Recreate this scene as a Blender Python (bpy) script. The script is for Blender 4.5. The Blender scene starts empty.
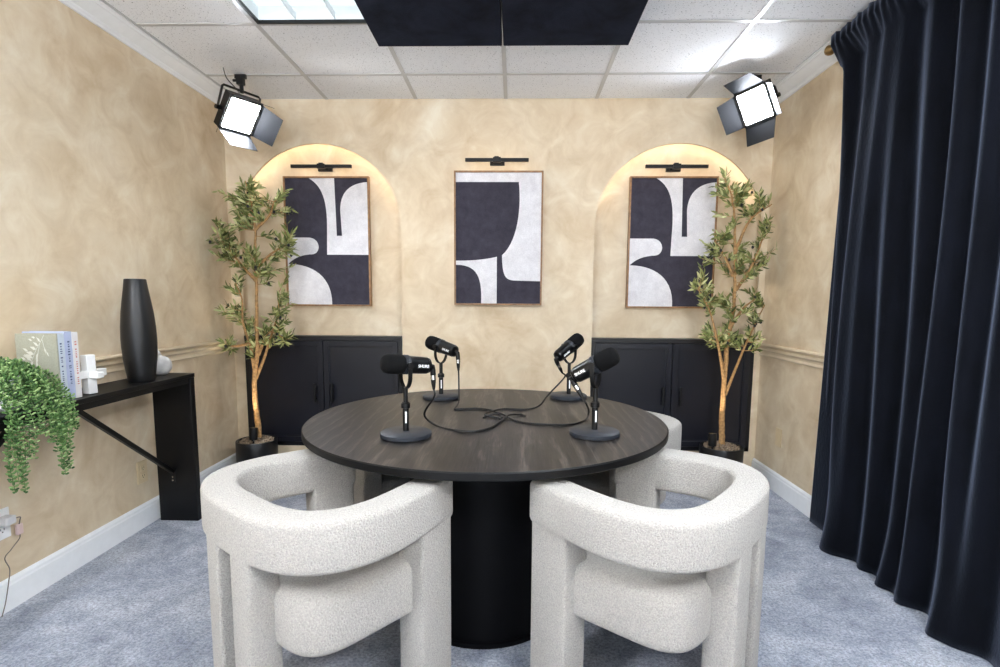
import bpy, bmesh, math, random
from mathutils import Vector, Matrix, noise
from math import sin, cos, pi, radians, sqrt
random.seed(7)
SC = bpy.context.scene
COL = SC.collection

# ------------------------------------------------------------------ room measures (metres)
XL, XR, D, YF, ZC = -2.0135, 1.734, 3.823, -1.45, 2.588
TILE, GX, GY = 0.61, -0.071, 3.4214           # ceiling grid

# ------------------------------------------------------------------ helpers
def lin(r, g, b, a=1.0):
    f = lambda c: (c/255/12.92) if c/255 <= .04045 else ((c/255+.055)/1.055)**2.4
    return (f(r), f(g), f(b), a)

class B:
    """collects geometry, becomes ONE mesh object"""
    def __init__(s): s.v = []; s.f = []; s.m = []; s.cur = 0; s.X = None
    def add(s, vs, fs):
        o = len(s.v)
        for p in vs:
            p = Vector(p)
            s.v.append(s.X @ p if s.X else p)
        for f in fs:
            s.f.append(tuple(i+o for i in f)); s.m.append(s.cur)
        return s
    def box(s, c, d, M=None):
        x, y, z = d[0]/2, d[1]/2, d[2]/2
        vs = [Vector(q) for q in ((-x,-y,-z),(x,-y,-z),(x,y,-z),(-x,y,-z),(-x,-y,z),(x,-y,z),(x,y,z),(-x,y,z))]
        if M: vs = [M @ q for q in vs]
        return s.add([q+Vector(c) for q in vs], [(3,2,1,0),(4,5,6,7),(0,1,5,4),(1,2,6,5),(2,3,7,6),(3,0,4,7)])
    def bb(s, x0, x1, y0, y1, z0, z1):
        return s.box(((x0+x1)/2,(y0+y1)/2,(z0+z1)/2), (x1-x0,y1-y0,z1-z0))
    def sweep(s, path, sec, up=Vector((0,0,1)), closed=False, cap=True, scale=None):
        """sec: 2D section (side, up)"""
        path = [Vector(p) for p in path]; n = len(path); k = len(sec); vs = []
        for i, p in enumerate(path):
            a = path[i-1] if (i > 0 or closed) else p
            b = path[(i+1) % n] if (i < n-1 or closed) else p
            t = (b-a).normalized()
            side = t.cross(up)
            if side.length < 1e-4: side = t.cross(Vector((1,0,.01)))
            side.normalize(); u = side.cross(t)
            sc = scale[i] if scale else 1
            for (x, y) in sec: vs.append(p + side*x*sc + u*y*sc)
        fs = []
        for i in range(n if closed else n-1):
            for j in range(k):
                a = i*k+j; b = i*k+(j+1) % k; c = ((i+1) % n)*k+(j+1) % k; d = ((i+1) % n)*k+j
                fs.append((a, b, c, d))
        if cap and not closed:
            fs.append(tuple(range(k-1, -1, -1))); fs.append(tuple((n-1)*k+j for j in range(k)))
        return s.add(vs, fs)
    def tube(s, path, r, seg=8, closed=False):
        n = len(path); rs = r if isinstance(r, (list, tuple)) else [r]*n
        sec = [(cos(2*pi*j/seg), sin(2*pi*j/seg)) for j in range(seg)]
        path = [Vector(p) for p in path]; vs = []; prev = None
        for i, p in enumerate(path):
            a = path[i-1] if i > 0 else p; b = path[i+1] if i < n-1 else p
            t = (b-a).normalized()
            if prev is None:
                h = Vector((0,0,1)) if abs(t.z) < .9 else Vector((1,0,0))
                prev = (h - t*h.dot(t)).normalized()
            else:
                q = prev - t*prev.dot(t)
                prev = q.normalized() if q.length > 1e-6 else t.orthogonal().normalized()
            w = t.cross(prev)
            for (x, y) in sec: vs.append(p + (prev*x + w*y)*rs[i])
        fs = []
        for i in range(n-1):
            for j in range(seg):
                fs.append((i*seg+j, i*seg+(j+1) % seg, (i+1)*seg+(j+1) % seg, (i+1)*seg+j))
        fs.append(tuple(range(seg-1, -1, -1))); fs.append(tuple((n-1)*seg+j for j in range(seg)))
        return s.add(vs, fs)
    def lathe(s, prof, c=(0,0,0), seg=40, M=None):
        """prof: (r, z) bottom to top"""
        vs = []; fs = []; k = len(prof)
        for j in range(seg):
            a = 2*pi*j/seg
            for (r, z) in prof:
                q = Vector((r*cos(a), r*sin(a), z))
                if M: q = M @ q
                vs.append(q + Vector(c))
        for j in range(seg):
            for i in range(k-1):
                a = j*k+i; b = ((j+1) % seg)*k+i
                fs.append((a, b, b+1, a+1))
        if prof[0][0] > 1e-5: fs.append(tuple(j*k for j in range(seg-1, -1, -1)))
        if prof[-1][0] > 1e-5: fs.append(tuple(j*k+k-1 for j in range(seg)))
        return s.add(vs, fs)
    def prism(s, poly, fn, h0, h1):
        """poly 2D ccw; fn(u, v, h) -> 3D"""
        n = len(poly)
        vs = [fn(u, v, h0) for u, v in poly] + [fn(u, v, h1) for u, v in poly]
        fs = [tuple(range(n-1, -1, -1)), tuple(range(n, 2*n))] + [(i, (i+1) % n, n+(i+1) % n, n+i) for i in range(n)]
        return s.add(vs, fs)
    def bead(s, c, ax, rl, rw):
        """small low ellipsoid with long axis ax"""
        ax = Vector(ax).normalized(); u = ax.orthogonal().normalized(); w = ax.cross(u); c = Vector(c)
        vs = [c-ax*rl]
        for (t, q) in ((-.45, .89), (.45, .89)):
            for j in range(6):
                a = j*pi/3 + (pi/6 if t > 0 else 0)
                vs.append(c + ax*rl*t + (u*cos(a)+w*sin(a))*rw*q)
        vs.append(c+ax*rl)
        fs = [(0, 1+(j+1) % 6, 1+j) for j in range(6)] + [(13, 7+j, 7+(j+1) % 6) for j in range(6)]
        for j in range(6):
            fs += [(1+j, 1+(j+1) % 6, 7+j), (1+(j+1) % 6, 7+(j+1) % 6, 7+j)]
        return s.add(vs, fs)

def wm(o):
    m = o.matrix_basis.copy()
    return wm(o.parent) @ m if o.parent else m

def obj(name, b, mat, parent=None, bevel=0, seg=2, angle=35, world=False, sub=0):
    me = bpy.data.meshes.new(name)
    vs = b.v
    if world and parent:
        inv = wm(parent).inverted(); vs = [inv @ q for q in vs]
    me.from_pydata([tuple(q) for q in vs], [], b.f)
    bm = bmesh.new(); bm.from_mesh(me)
    bmesh.ops.recalc_face_normals(bm, faces=bm.faces); bm.to_mesh(me); bm.free()
    for m in (mat if isinstance(mat, (list, tuple)) else [mat]): me.materials.append(m)
    me.polygons.foreach_set('material_index', b.m)
    me.polygons.foreach_set('use_smooth', [True]*len(me.polygons))
    me.set_sharp_from_angle(angle=radians(angle))
    o = bpy.data.objects.new(name, me); COL.objects.link(o)
    if parent: o.parent = parent
    if bevel:
        md = o.modifiers.new('bevel', 'BEVEL'); md.width = bevel; md.segments = seg
        md.limit_method = 'ANGLE'; md.angle_limit = radians(40); md.harden_normals = False
    if sub:
        md = o.modifiers.new('sub', 'SUBSURF'); md.levels = sub; md.render_levels = sub
    return o

def tag(o, label, cat, group=None):
    o['label'] = label; o['category'] = cat
    if group: o['group'] = group
    return o
def thing(name, label, cat, loc=(0,0,0), rz=0, group=None):
    o = bpy.data.objects.new(name, None); COL.objects.link(o)
    o.location = loc; o.rotation_euler = (0,0,rz); o.empty_display_size = .05
    return tag(o, label, cat, group)
def struct(name, b, m, parent=None, **k):
    o = obj(name, b, m, parent, **k)
    if not parent: o['kind'] = 'structure'
    return o
def dup(root, loc, rz, label=None):
    r = root.copy(); COL.objects.link(r); r.location = loc; r.rotation_euler = (0,0,rz)
    if label: r['label'] = label
    def rec(src, dst):
        for ch in list(src.children):
            c = ch.copy(); COL.objects.link(c); c.parent = dst; rec(ch, c)
    rec(root, r)
    return r

# ------------------------------------------------------------------ materials
class NT:
    def __init__(s, name):
        s.mat = bpy.data.materials.new(name); s.mat.use_nodes = True
        s.t = s.mat.node_tree; s.b = s.t.nodes['Principled BSDF']; s.pos = None
    def n(s, typ, **k):
        x = s.t.nodes.new(typ)
        for a, v in k.items():
            if a in x.inputs.keys(): x.inputs[a].default_value = v
            else: setattr(x, a, v)
        return x
    def l(s, a, b): s.t.links.new(a, b)
    def coord(s, scale=(1,1,1), rot=(0,0,0), obj=True):
        tc = s.n('ShaderNodeTexCoord'); mp = s.n('ShaderNodeMapping')
        mp.inputs['Scale'].default_value = scale; mp.inputs['Rotation'].default_value = rot
        s.l(tc.outputs['Object'], mp.inputs['Vector']); return mp.outputs['Vector']
    def noise(s, vec, scale, detail=4, rough=.5, dist=0):
        x = s.n('ShaderNodeTexNoise'); x.inputs['Scale'].default_value = scale; x.inputs['Detail'].default_value = detail
        x.inputs['Roughness'].default_value = rough; x.inputs['Distortion'].default_value = dist
        s.l(vec, x.inputs['Vector']); return x.outputs['Fac']
    def ramp(s, fac, stops):
        x = s.n('ShaderNodeValToRGB'); e = x.color_ramp.elements
        while len(e) < len(stops): e.new(.5)
        for i, (p, c) in enumerate(stops): e[i].position = p; e[i].color = c
        s.l(fac, x.inputs['Fac']); return x.outputs['Color']
    def mix(s, fac, a, b, mode='MIX'):
        x = s.n('ShaderNodeMix', data_type='RGBA', blend_type=mode)
        for inp, v in ((x.inputs[0], fac), (x.inputs[6], a), (x.inputs[7], b)):
            if hasattr(v, 'links') or hasattr(v, 'is_linked'): s.l(v, inp)
            else: inp.default_value = v
        return x.outputs[2]
    def bump(s, h, strength=.3, dist=.01, prev=None):
        x = s.n('ShaderNodeBump'); x.inputs['Strength'].default_value = strength; x.inputs['Distance'].default_value = dist
        s.l(h, x.inputs['Height'])
        if prev: s.l(prev, x.inputs['Normal'])
        s.l(x.outputs['Normal'], s.b.inputs['Normal']); return x.outputs['Normal']
    def set(s, **k):
        for a, v in k.items():
            i = s.b.inputs[a.replace('_', ' ')]
            if hasattr(v, 'is_linked'): s.l(v, i)
            else: i.default_value = v
        return s

def plain(name, rgb, rough=.5, metal=0, spec=.5, var=.12, scale=25):
    m = NT(name); c = lin(*rgb)
    f = m.noise(m.coord(), scale, 3)
    lo = tuple(q*(1-var) for q in c[:3])+(1,); hi = tuple(min(1, q*(1+var)) for q in c[:3])+(1,)
    m.set(Base_Color=m.ramp(f, [(.3, lo), (.7, hi)]), Roughness=rough, Metallic=metal, Specular_IOR_Level=spec)
    return m.mat
def emit(name, rgb, strength):
    m = NT(name); m.set(Base_Color=(0,0,0,1), Emission_Color=lin(*rgb), Emission_Strength=strength); return m.mat

def mk_plaster():
    m = NT('plaster'); v = m.coord((1,1,.8))
    a = m.noise(v, 1.6, 6, .6, 1.6); b = m.noise(m.coord((1,1,1), (.5,.6,.4)), 5.5, 5, .62, .9)
    c1 = m.ramp(a, [(.3, lin(200,175,140)), (.5, lin(221,203,173)), (.7, lin(236,225,203))])
    c2 = m.ramp(b, [(.32, lin(195,170,136)), (.55, lin(221,203,175)), (.72, lin(237,227,206))])
    m.set(Base_Color=m.mix(.5, c1, c2), Roughness=.55, Specular_IOR_Level=.35)
    f = m.noise(m.coord(), 260, 2, .5); m.bump(f, .1, .002)
    return m.mat
PLASTER = mk_plaster()
def mk_carpet():
    m = NT('carpet'); v = m.coord()
    a = m.noise(v, 3.2, 6, .62, .8); f = m.noise(v, 95, 5, .8); g = m.noise(m.coord((1,1,1),(0,0,.7)), 14, 5, .6, .5)
    c1 = m.ramp(a, [(.32, lin(120,130,152)), (.5, lin(176,184,202)), (.66, lin(226,230,238))])
    c2 = m.ramp(g, [(.32, lin(134,142,162)), (.68, lin(226,230,238))])
    c = m.mix(.4, c1, c2)
    c3 = m.ramp(f, [(.38, (.16,.17,.20,1)), (.60, (1.0,1.0,1.0,1))])
    m.set(Base_Color=m.mix(.75, c, c3, 'MULTIPLY'), Roughness=.95, Specular_IOR_Level=.1, Sheen_Weight=.25, Sheen_Roughness=.5)
    m.bump(f, .9, .01); return m.mat
CARPET = mk_carpet()
def mk_tile():
    m = NT('ceiling_tile'); v = m.coord()
    f = m.noise(v, 130, 2, .6); g = m.noise(v, 52, 3, .6); big = m.noise(v, 1.5, 2)
    c1 = m.ramp(f, [(.30, lin(150,150,152)), (.38, lin(241,242,244))])
    c2 = m.ramp(g, [(.26, lin(185,185,187)), (.33, (1,1,1,1))])
    m.set(Base_Color=m.mix(1, c1, c2, 'MULTIPLY'), Roughness=.9, Specular_IOR_Level=.1)
    m.bump(f, .25, .004); return m.mat
TILEM = mk_tile()
def mk_boucle():
    m = NT('boucle'); v = m.coord()
    f = m.noise(v, 240, 3, .65, .6); vo = m.n('ShaderNodeTexVoronoi'); vo.inputs['Scale'].default_value = 190; m.l(v, vo.inputs['Vector'])
    c = m.ramp(f, [(.3, lin(156,152,147)), (.65, lin(194,189,182))])
    m.set(Base_Color=c, Roughness=.95, Specular_IOR_Level=.15, Sheen_Weight=.2)
    n1 = m.bump(f, .8, .007); m.bump(vo.outputs['Distance'], .5, .005, n1); return m.mat
BOUCLE = mk_boucle()
def mk_wood():
    m = NT('black_oak'); v = m.coord((1.0,1.0,1.0))
    w = m.n('ShaderNodeTexWave', wave_type='RINGS', rings_direction='Y'); w.inputs['Scale'].default_value = 7
    w.inputs['Distortion'].default_value = 7; w.inputs['Detail'].default_value = 3; w.inputs['Detail Scale'].default_value = 1.2; w.inputs['Detail Roughness'].default_value = .6
    v2 = m.coord((1.4,.28,1)); m.l(v2, w.inputs['Vector'])
    f = m.noise(m.coord((1,.04,1)), 190, 3, .6)
    c = m.ramp(w.outputs['Fac'], [(.0, lin(27,26,26)), (.8, lin(34,32,32)), (1, lin(62,58,56))])
    c2 = m.ramp(f, [(.38, (.35,.35,.35,1)), (.64, (1.7,1.6,1.5,1))])
    m.set(Base_Color=m.mix(1, c, c2, 'MULTIPLY'), Roughness=.36, Specular_IOR_Level=.42)
    n = m.bump(f, .3, .002); m.bump(w.outputs['Fac'], .12, .002, n); return m.mat
WOOD = mk_wood()
BLACKWOOD = plain('black_stained_wood', (7,7,9), .42, 0, .3, var=.3, scale=9)
EDGEM = plain('shaded_edge_black', (6,6,7), .5, 0, .25, .1)  # tabletop rim and underside: shade painted in as a darker colour than the top
PEDM = plain('pedestal_black', (3,3,5), .6, 0, .15, .2)
CABM = plain('cabinet_black', (20,21,30), .36, var=.12, scale=6)
CABD = plain('cabinet_trim_black', (12,12,16), .4, var=.12)
WHITE = plain('white_trim_paint', (242,244,246), .4, var=.02)
GRIDM = plain('grid_white', (190,190,190), .35, var=.02)
RAILM = plain('rail_paint', (218,202,174), .5, var=.06, scale=8)
SILLM = plain('sill_paint', (206,184,150), .5, var=.06, scale=8)
BLACK = plain('black_metal', (7,7,8), .42, 0, .4)
BLACKG = plain('gloss_black', (6,7,9), .28)
FOAM = plain('foam_black', (7,7,8), .95, 0, .2, var=.5, scale=400)
BASEM = plain('mic_base_grey', (36,40,47), .45, var=.1)
CHROME = plain('chrome', (205,205,205), .25, 1)
INK = plain('white_print', (235,235,235), .5, var=.02)
CABLE = plain('cable_rubber', (14,14,15), .5)
BRASS = plain('aged_brass', (150,122,80), .35, 1)
FRAMEW = plain('walnut_frame', (146,108,70), .42, var=.3, scale=30)
CERAM = plain('matte_black_ceramic', (17,18,20), .4, var=.1)
WCERAM = plain('white_ceramic', (226,226,224), .5, var=.06, scale=20)
MARBLE = plain('pale_stone', (205,204,204), .55, var=.16, scale=30)
CREAM = plain('cream_plate', (222,200,160), .4, var=.02)
PLATE = plain('white_plate', (240,240,240), .35, var=.02)
PLANTER = plain('planter_black', (16,16,18), .35)
BARK = plain('bark', (168,130,84), .8, var=.4, scale=60)
MOSS = plain('dry_moss', (150,132,112), .95, var=.5, scale=120)
OLIVE = plain('olive_fruit', (28,24,30), .35)
def mk_leaf(name, a, b, c):
    m = NT(name); g = m.n('ShaderNodeNewGeometry')
    col = m.ramp(g.outputs['Random Per Island'], [(0, lin(*a)), (.55, lin(*b)), (1, lin(*c))])
    m.set(Base_Color=col, Roughness=.5, Specular_IOR_Level=.4, Subsurface_Weight=.0); return m.mat
LEAF = mk_leaf('olive_leaf', (66,78,34), (134,142,80), (206,206,152))
BEADM = mk_leaf('succulent_green', (44,76,36), (88,124,64), (158,184,122))
def mk_velvet():
    m = NT('navy_velvet'); v = m.coord((1,1,.35)); f = m.noise(v, 9, 5, .6); g = m.noise(m.coord(), 300, 2)
    m.set(Base_Color=m.ramp(f, [(.3, lin(6,7,10)), (.7, lin(14,16,23))]), Roughness=.8, Specular_IOR_Level=.04,
          Sheen_Weight=.48, Sheen_Roughness=.42, Sheen_Tint=lin(158,170,196))
    m.bump(g, .3, .002); f2 = m.noise(m.coord((1,1,.5)), 70, 4, .7); m.bump(f2, .35, .006, m.b.inputs['Normal'].links[0].from_socket); return m.mat
VELVET = mk_velvet()
def mk_felt():
    m = NT('acoustic_felt'); v = m.coord(); f = m.noise(v, 5, 6, .65, .5); g = m.noise(v, 150, 2)
    m.set(Base_Color=m.ramp(f, [(.3, lin(14,16,24)), (.7, lin(38,43,58))]), Roughness=.95, Specular_IOR_Level=.1); m.bump(g, .3, .003); return m.mat
FELT = mk_felt()
def mk_canvas(name, a, b):
    m = NT(name); v = m.coord(); f = m.noise(v, 14, 6, .65, .3); g = m.noise(v, 230, 2, .6)
    c = m.ramp(f, [(.3, lin(*a)), (.7, lin(*b))])
    m.set(Base_Color=m.mix(.35, c, m.ramp(g, [(.35, (.55,.55,.55,1)), (.65, (1,1,1,1))]), 'MULTIPLY'), Roughness=.8, Specular_IOR_Level=.2); m.bump(g, .2, .002); return m.mat
ARTD = mk_canvas('charcoal_paint', (52,50,60), (70,67,78))
ARTW = mk_canvas('chalk_paint', (216,213,216), (240,238,240))
LED = emit('led_face', (236,243,255), 62)
LEDL = emit('led_face_left', (240,246,255), 125)
LEDB = emit('added_led_face', (244,247,255), 240)
DIFF = emit('added_troffer_lamp', (240,248,255), 16)
DIFFD = emit('troffer_lamp_dim', (226,244,250), .8)
WARM = emit('picture_lamp', (255,228,190), 6)
STRIP = emit('warm_strip', (255,242,222), 6.0)
BULB = emit('warm_bulb', (255,214,150), 12)

# ------------------------------------------------------------------ the room
b = B(); b.add([(XL-.3,YF-.2,0),(XR+.3,YF-.2,0),(XR+.3,D+.3,0),(XL-.3,D+.3,0)], [(0,1,2,3)]); struct('floor', b, CARPET)
b = B(); b.bb(XL-.3, XR+.3, YF-.2, D+.3, ZC+.006, ZC+.02)
# ceiling with openings for the recessed troffers: tiles as cells
troffers = [(GX-2*TILE, GY-3*TILE), (GX+1*TILE, GY-5*TILE), (GX-2*TILE, GY-7*TILE), (GX+1*TILE, GY-8*TILE)]   # low corner of 0.61 x 1.22; all but the first unseen, added for brightness
def in_tr(x, y): return any(tx-.01 < x < tx+TILE+.01 and ty-.01 < y < ty+2*TILE+.01 for tx, ty in troffers)
b = B(); bars = B()
xs = sorted([XL-.02] + [GX+k*TILE for k in range(-3, 4) if XL < GX+k*TILE < XR] + [XR+.02])
ys = sorted([YF-.02] + [GY+k*TILE for k in range(-9, 2) if YF < GY+k*TILE < D] + [D+.02])
for i in range(len(xs)-1):
    for j in range(len(ys)-1):
        if in_tr((xs[i]+xs[i+1])/2, (ys[j]+ys[j+1])/2): continue
        b.bb(xs[i], xs[i+1], ys[j], ys[j+1], ZC+.006, ZC+.02)
struct('ceiling', b, TILEM)
for x in xs[1:-1]:
    segs = [(YF, D)]
    bars.bb(x-.012, x+.012, YF, D-.002, ZC+.0025, ZC+.0062)
for y in ys[1:-1]:
    for i in range(len(xs)-1):
        xm = (xs[i]+xs[i+1])/2
        if any(tx < xm < tx+TILE and ty+.05 < y < ty+2*TILE-.05 for tx, ty in troffers): continue
        bars.bb(max(xs[i], XL)+.012, min(xs[i+1], XR)-.012, y-.012, y+.012, ZC+.0025, ZC+.0062)
struct('trim_1', bars, GRIDM)
b = B(); b.bb(XL-.05, XL, YF, D+.2, 0, ZC+.02); struct('wall_left', b, PLASTER)
b = B(); b.bb(XR, XR+.05, YF, D+.2, 0, ZC+.02); struct('wall_right', b, PLASTER)
WX0, WX1, WZ0, WZ1 = -1.55, 1.27, .35, 2.32  # unseen window, added behind the camera to brighten the room
b = B(); b.bb(XL-.05, WX0, YF-.08, YF, 0, ZC+.02); b.bb(WX1, XR+.05, YF-.08, YF, 0, ZC+.02); b.bb(WX0, WX1, YF-.08, YF, 0, WZ0); b.bb(WX0, WX1, YF-.08, YF, WZ1, ZC+.02); struct('wall_front', b, PLASTER)
b = B(); w = .045
b.bb(WX0, WX0+w, YF-.06, YF+.01, WZ0, WZ1); b.bb(WX1-w, WX1, YF-.06, YF+.01, WZ0, WZ1); b.bb(WX0+w, WX1-w, YF-.06, YF+.01, WZ0, WZ0+w); b.bb(WX0+w, WX1-w, YF-.06, YF+.01, WZ1-w, WZ1)
xm_ = (WX0+WX1)/2; b.bb(xm_-.02, xm_+.02, YF-.05, YF, WZ0+w, WZ1-w); struct('added_window_1', b, WHITE)
pl = bpy.data.lights.new('added_window_portal', 'AREA'); pl.shape = 'RECTANGLE'; pl.size = WX1-WX0; pl.size_y = WZ1-WZ0; pl.cycles.is_portal = True
po = bpy.data.objects.new('added_window_portal', pl); COL.objects.link(po); po.location = (xm_, YF-.09, (WZ0+WZ1)/2); po.rotation_euler = (radians(90), 0, 0)
# back wall with two arched niches
HW, ZS, NZ0 = .571, 1.733, .172
NC = [-1.367, 1.119]; ND = .10; LIP = .018; RO = .045
def archpts(c, r, n=40): return [(c + r*cos(pi-pi*i/n), ZS + r*sin(pi*i/n)) for i in range(n+1)]
b = B()
def q(*p): b.add(p, [tuple(range(len(p)))])
top = ZC+.02
edges = [XL] + [e for c in NC for e in (c-HW, c+HW)] + [XR]
for k in (0, 2, 4):
    q((edges[k],D,0),(edges[k+1],D,0),(edges[k+1],D,top),(edges[k],D,top))
for c in NC:
    x0, x1 = c-HW, c+HW; y1 = D+LIP; y2 = D+ND; X0, X1 = x0-RO, x1+RO
    q((x0,D,0),(x1,D,0),(x1,D,NZ0),(x0,D,NZ0))
    q((x0,D,NZ0),(x1,D,NZ0),(x1,D+.4,NZ0),(x0,D+.4,NZ0))
    P = archpts(c, HW); PO = archpts(c, HW+RO)
    for i in range(40):
        (a0,b0), (a1,b1) = P[i], P[i+1]
        q((a0,D,b0),(a1,D,b1),(a1,D,top),(a0,D,top))
        q((a0,D,b0),(a0,y1,b0),(a1,y1,b1),(a1,D,b1))
        (c0,d0), (c1,d1) = PO[i], PO[i+1]
        q((a0,y1,b0),(c0,y1,d0),(c1,y1,d1),(a1,y1,b1))
        q((c0,y1,d0),(c0,y2,d0),(c1,y2,d1),(c1,y1,d1))
        q((c0,y2,d0),(c0,y2,ZS),(c1,y2,ZS),(c1,y2,d1))
    for x, X in ((x0, X0), (x1, X1)):
        q((x,D,NZ0),(x,y1,NZ0),(x,y1,ZS),(x,D,ZS)); q((x,y1,NZ0),(X,y1,NZ0),(X,y1,ZS),(x,y1,ZS)); q((X,y1,NZ0),(X,D+.4,NZ0),(X,D+.4,ZS),(X,y1,ZS))
    q((X0,y2,.97),(X1,y2,.97),(X1,y2,ZS),(X0,y2,ZS))
    q((X0,D+.4,NZ0),(X1,D+.4,NZ0),(X1,D+.4,.97),(X0,D+.4,.97)); q((X0,y2,.97),(X1,y2,.97),(X1,D+.4,.97),(X0,D+.4,.97))
struct('wall_back', b, PLASTER, angle=25)
# crown, chair rail and baseboard on both side walls
def profile_run(name, mat, prof, sgn, xw, y0, y1):
    bb = B(); n = len(prof)
    vs = [(xw+sgn*u, y, z) for y in (y0, y1) for u, z in prof]
    bb.add(vs, [(i, (i+1) % n, n+(i+1) % n, n+i) for i in range(n)] + [tuple(range(n-1,-1,-1)), tuple(range(n, 2*n))])
    return struct(name, bb, mat, angle=20)
crown = [(0,ZC-.052),(.014,ZC-.052),(.018,ZC-.046),(.026,ZC-.042),(.03,ZC-.036),(.052,ZC-.03),(.078,ZC-.018),(.09,ZC-.012),(.1,ZC-.012),(.106,ZC-.006),(.116,ZC-.006),(.116,ZC-.0005),(0,ZC-.0005)]
rail = [(0,.868),(.012,.868),(.016,.876),(.012,.884),(.008,.888),(.008,.90),(.02,.908),(.026,.914),(.022,.922),(.012,.928),(.012,.934),(.032,.940),(.036,.947),(.030,.954),(0,.956)]
base = [(0,0),(.016,0),(.016,.098),(.013,.104),(.012,.114),(.006,.122),(0,.126)]
for side, sg, xw in (('left', 1, XL), ('right', -1, XR)):
    profile_run('baseboard_'+side, WHITE, base, sg, xw, YF, D)
    profile_run('trim_2' if side == 'left' else 'trim_3', WHITE, crown, sg, xw, YF, D)
    profile_run('trim_4' if side == 'left' else 'trim_5', RAILM, rail, sg, xw, YF, D)
# LED strips tucked behind the arch lips
for c, w in zip(NC, ('left', 'right')):
    b = B(); pts = [(c+.602*cos(radians(a)), D+.04, ZS+.602*sin(radians(a))) for a in range(20, 161, 4)]
    b.tube(pts, .006, 6)
    tag(obj('led_strip', b, STRIP), 'warm light strip curved along the top of the %s arched niche' % w, 'strip light')

# ------------------------------------------------------------------ troffers
for i, (tx, ty) in enumerate(troffers):
    lab = ['recessed fluorescent ceiling light with square louvre cells beside the black acoustic panels',
           'unseen louvred ceiling light added to the right above the camera', 'unseen louvred ceiling light added on the left behind the camera',
           'unseen louvred ceiling light added on the right behind the camera'][i]
    t = thing('ceiling_light', lab, 'ceiling light', (tx+TILE/2, ty+TILE, ZC))
    x0, x1, y0, y1 = -TILE/2+.013, TILE/2-.013, -TILE+.013, TILE-.013
    b = B(); h = .09
    b.bb(x0, x1, y0, y1, h, h+.004); b.bb(x0, x0+.004, y0, y1, .007, h); b.bb(x1-.004, x1, y0, y1, .007, h); b.bb(x0, x1, y0, y0+.004, .007, h); b.bb(x0, x1, y1-.004, y1, .007, h)
    obj('housing', b, WHITE, t)
    b = B()
    for (a0, a1, c0, c1) in ((x0,x0+.012,y0,y1),(x1-.012,x1,y0,y1),(x0,x1,y0,y0+.012),(x0,x1,y1-.012,y1)): b.bb(a0, a1, c0, c1, -.003, .012)
    obj('frame', b, BLACK, t)
    b = B(); b.bb(x0+.005, x1-.005, y0+.005, y1-.005, .078, .082); obj('lamp', b, DIFFD if i == 0 else DIFF, t)
    b = B()
    for k in range(1, 3): x = x0+(x1-x0)*k/3; b.bb(x-.0015, x+.0015, y0+.012, y1-.012, .012, .045)
    for k in range(1, 6): y = y0+(y1-y0)*k/6; b.bb(x0+.012, x1-.012, y-.0015, y+.0015, .013, .045)
    obj('louvre', b, WHITE, t)

# black acoustic panels below the ceiling
for (x0, x1, lab) in ((-.692, -.0735, 'black felt acoustic panel hung below the ceiling, the one next to the ceiling light'),
                      (-.0665, .553, 'black felt acoustic panel hung below the ceiling, the one further from the ceiling light')):
    t = thing('acoustic_panel', lab, 'acoustic panel', ((x0+x1)/2, 2.24, 2.5), 0, 'ceiling acoustic panels')
    b = B(); b.bb(-(x1-x0)/2, (x1-x0)/2, -.61, .61, 0, .05); obj('felt_board', b, FELT, t, bevel=.004)
    for sx in (-.22, .22):
        for sy in (-.5, .5): b = B(); b.tube([(sx,sy,.05),(sx,sy,.0868)], .008, 8); obj('hanger', b, BLACK, t)

# ------------------------------------------------------------------ cabinets in the niches
def cabinet(c, label):
    t = thing('cabinet', label, 'cabinet', (c, D, NZ0), 0, 'built-in cabinets under the niches')
    w = HW-.003; H = .976-NZ0
    b = B()
    b.bb(-w, w, .03, .34, .001, H-.012)                                      # body
    b.bb(-w, -w+.028, -.006, .03, .001, H-.03); b.bb(w-.028, w, -.006, .03, .001, H-.03)
    b.bb(-w, w, -.006, .03, .001, .03); b.bb(-w, w, -.010, .092, H-.03, H)
    obj('carcass', b, CABD, t, bevel=.002)
    for s in (-1, 1):
        xa, xb = (-w+.03, -.003) if s < 0 else (.003, w-.03)
        b = B(); z0, z1 = .033, H-.033; fr = .036
        b.bb(xa, xb, .004, .026, z0, z1)
        for (a0,a1,c0,c1) in ((xa,xa+fr,z0,z1),(xb-fr,xb,z0,z1),(xa+fr,xb-fr,z0,z0+fr),(xa+fr,xb-fr,z1-fr,z1)): b.bb(a0, a1, -.010, .004, c0, c1)
        # moulding bead inside the frame
        i0, i1, j0, j1 = xa+fr, xb-fr, z0+fr, z1-fr
        for (a0,a1,c0,c1) in ((i0,i0+.008,j0,j1),(i1-.008,i1,j0,j1),(i0+.008,i1-.008,j0,j0+.008),(i0+.008,i1-.008,j1-.008,j1)): b.bb(a0, a1, -.003, .004, c0, c1)
        d = obj('door', b, CABM, t, bevel=.0015)
        b = B(); hx = s*.062
        b.bb(hx-.009, hx+.009, -.040, -.026, .33, .465)
        b.bb(hx-.006, hx+.006, -.027, -.002, .345, .36); b.bb(hx-.006, hx+.006, -.027, -.002, .435, .45)
        obj('handle', b, BLACK, d, bevel=.003)
    return t
cabinet(NC[0], 'black two-door built-in cabinet in the niche behind the left olive tree')
cabinet(NC[1], 'black two-door built-in cabinet in the niche behind the right olive tree')

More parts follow.
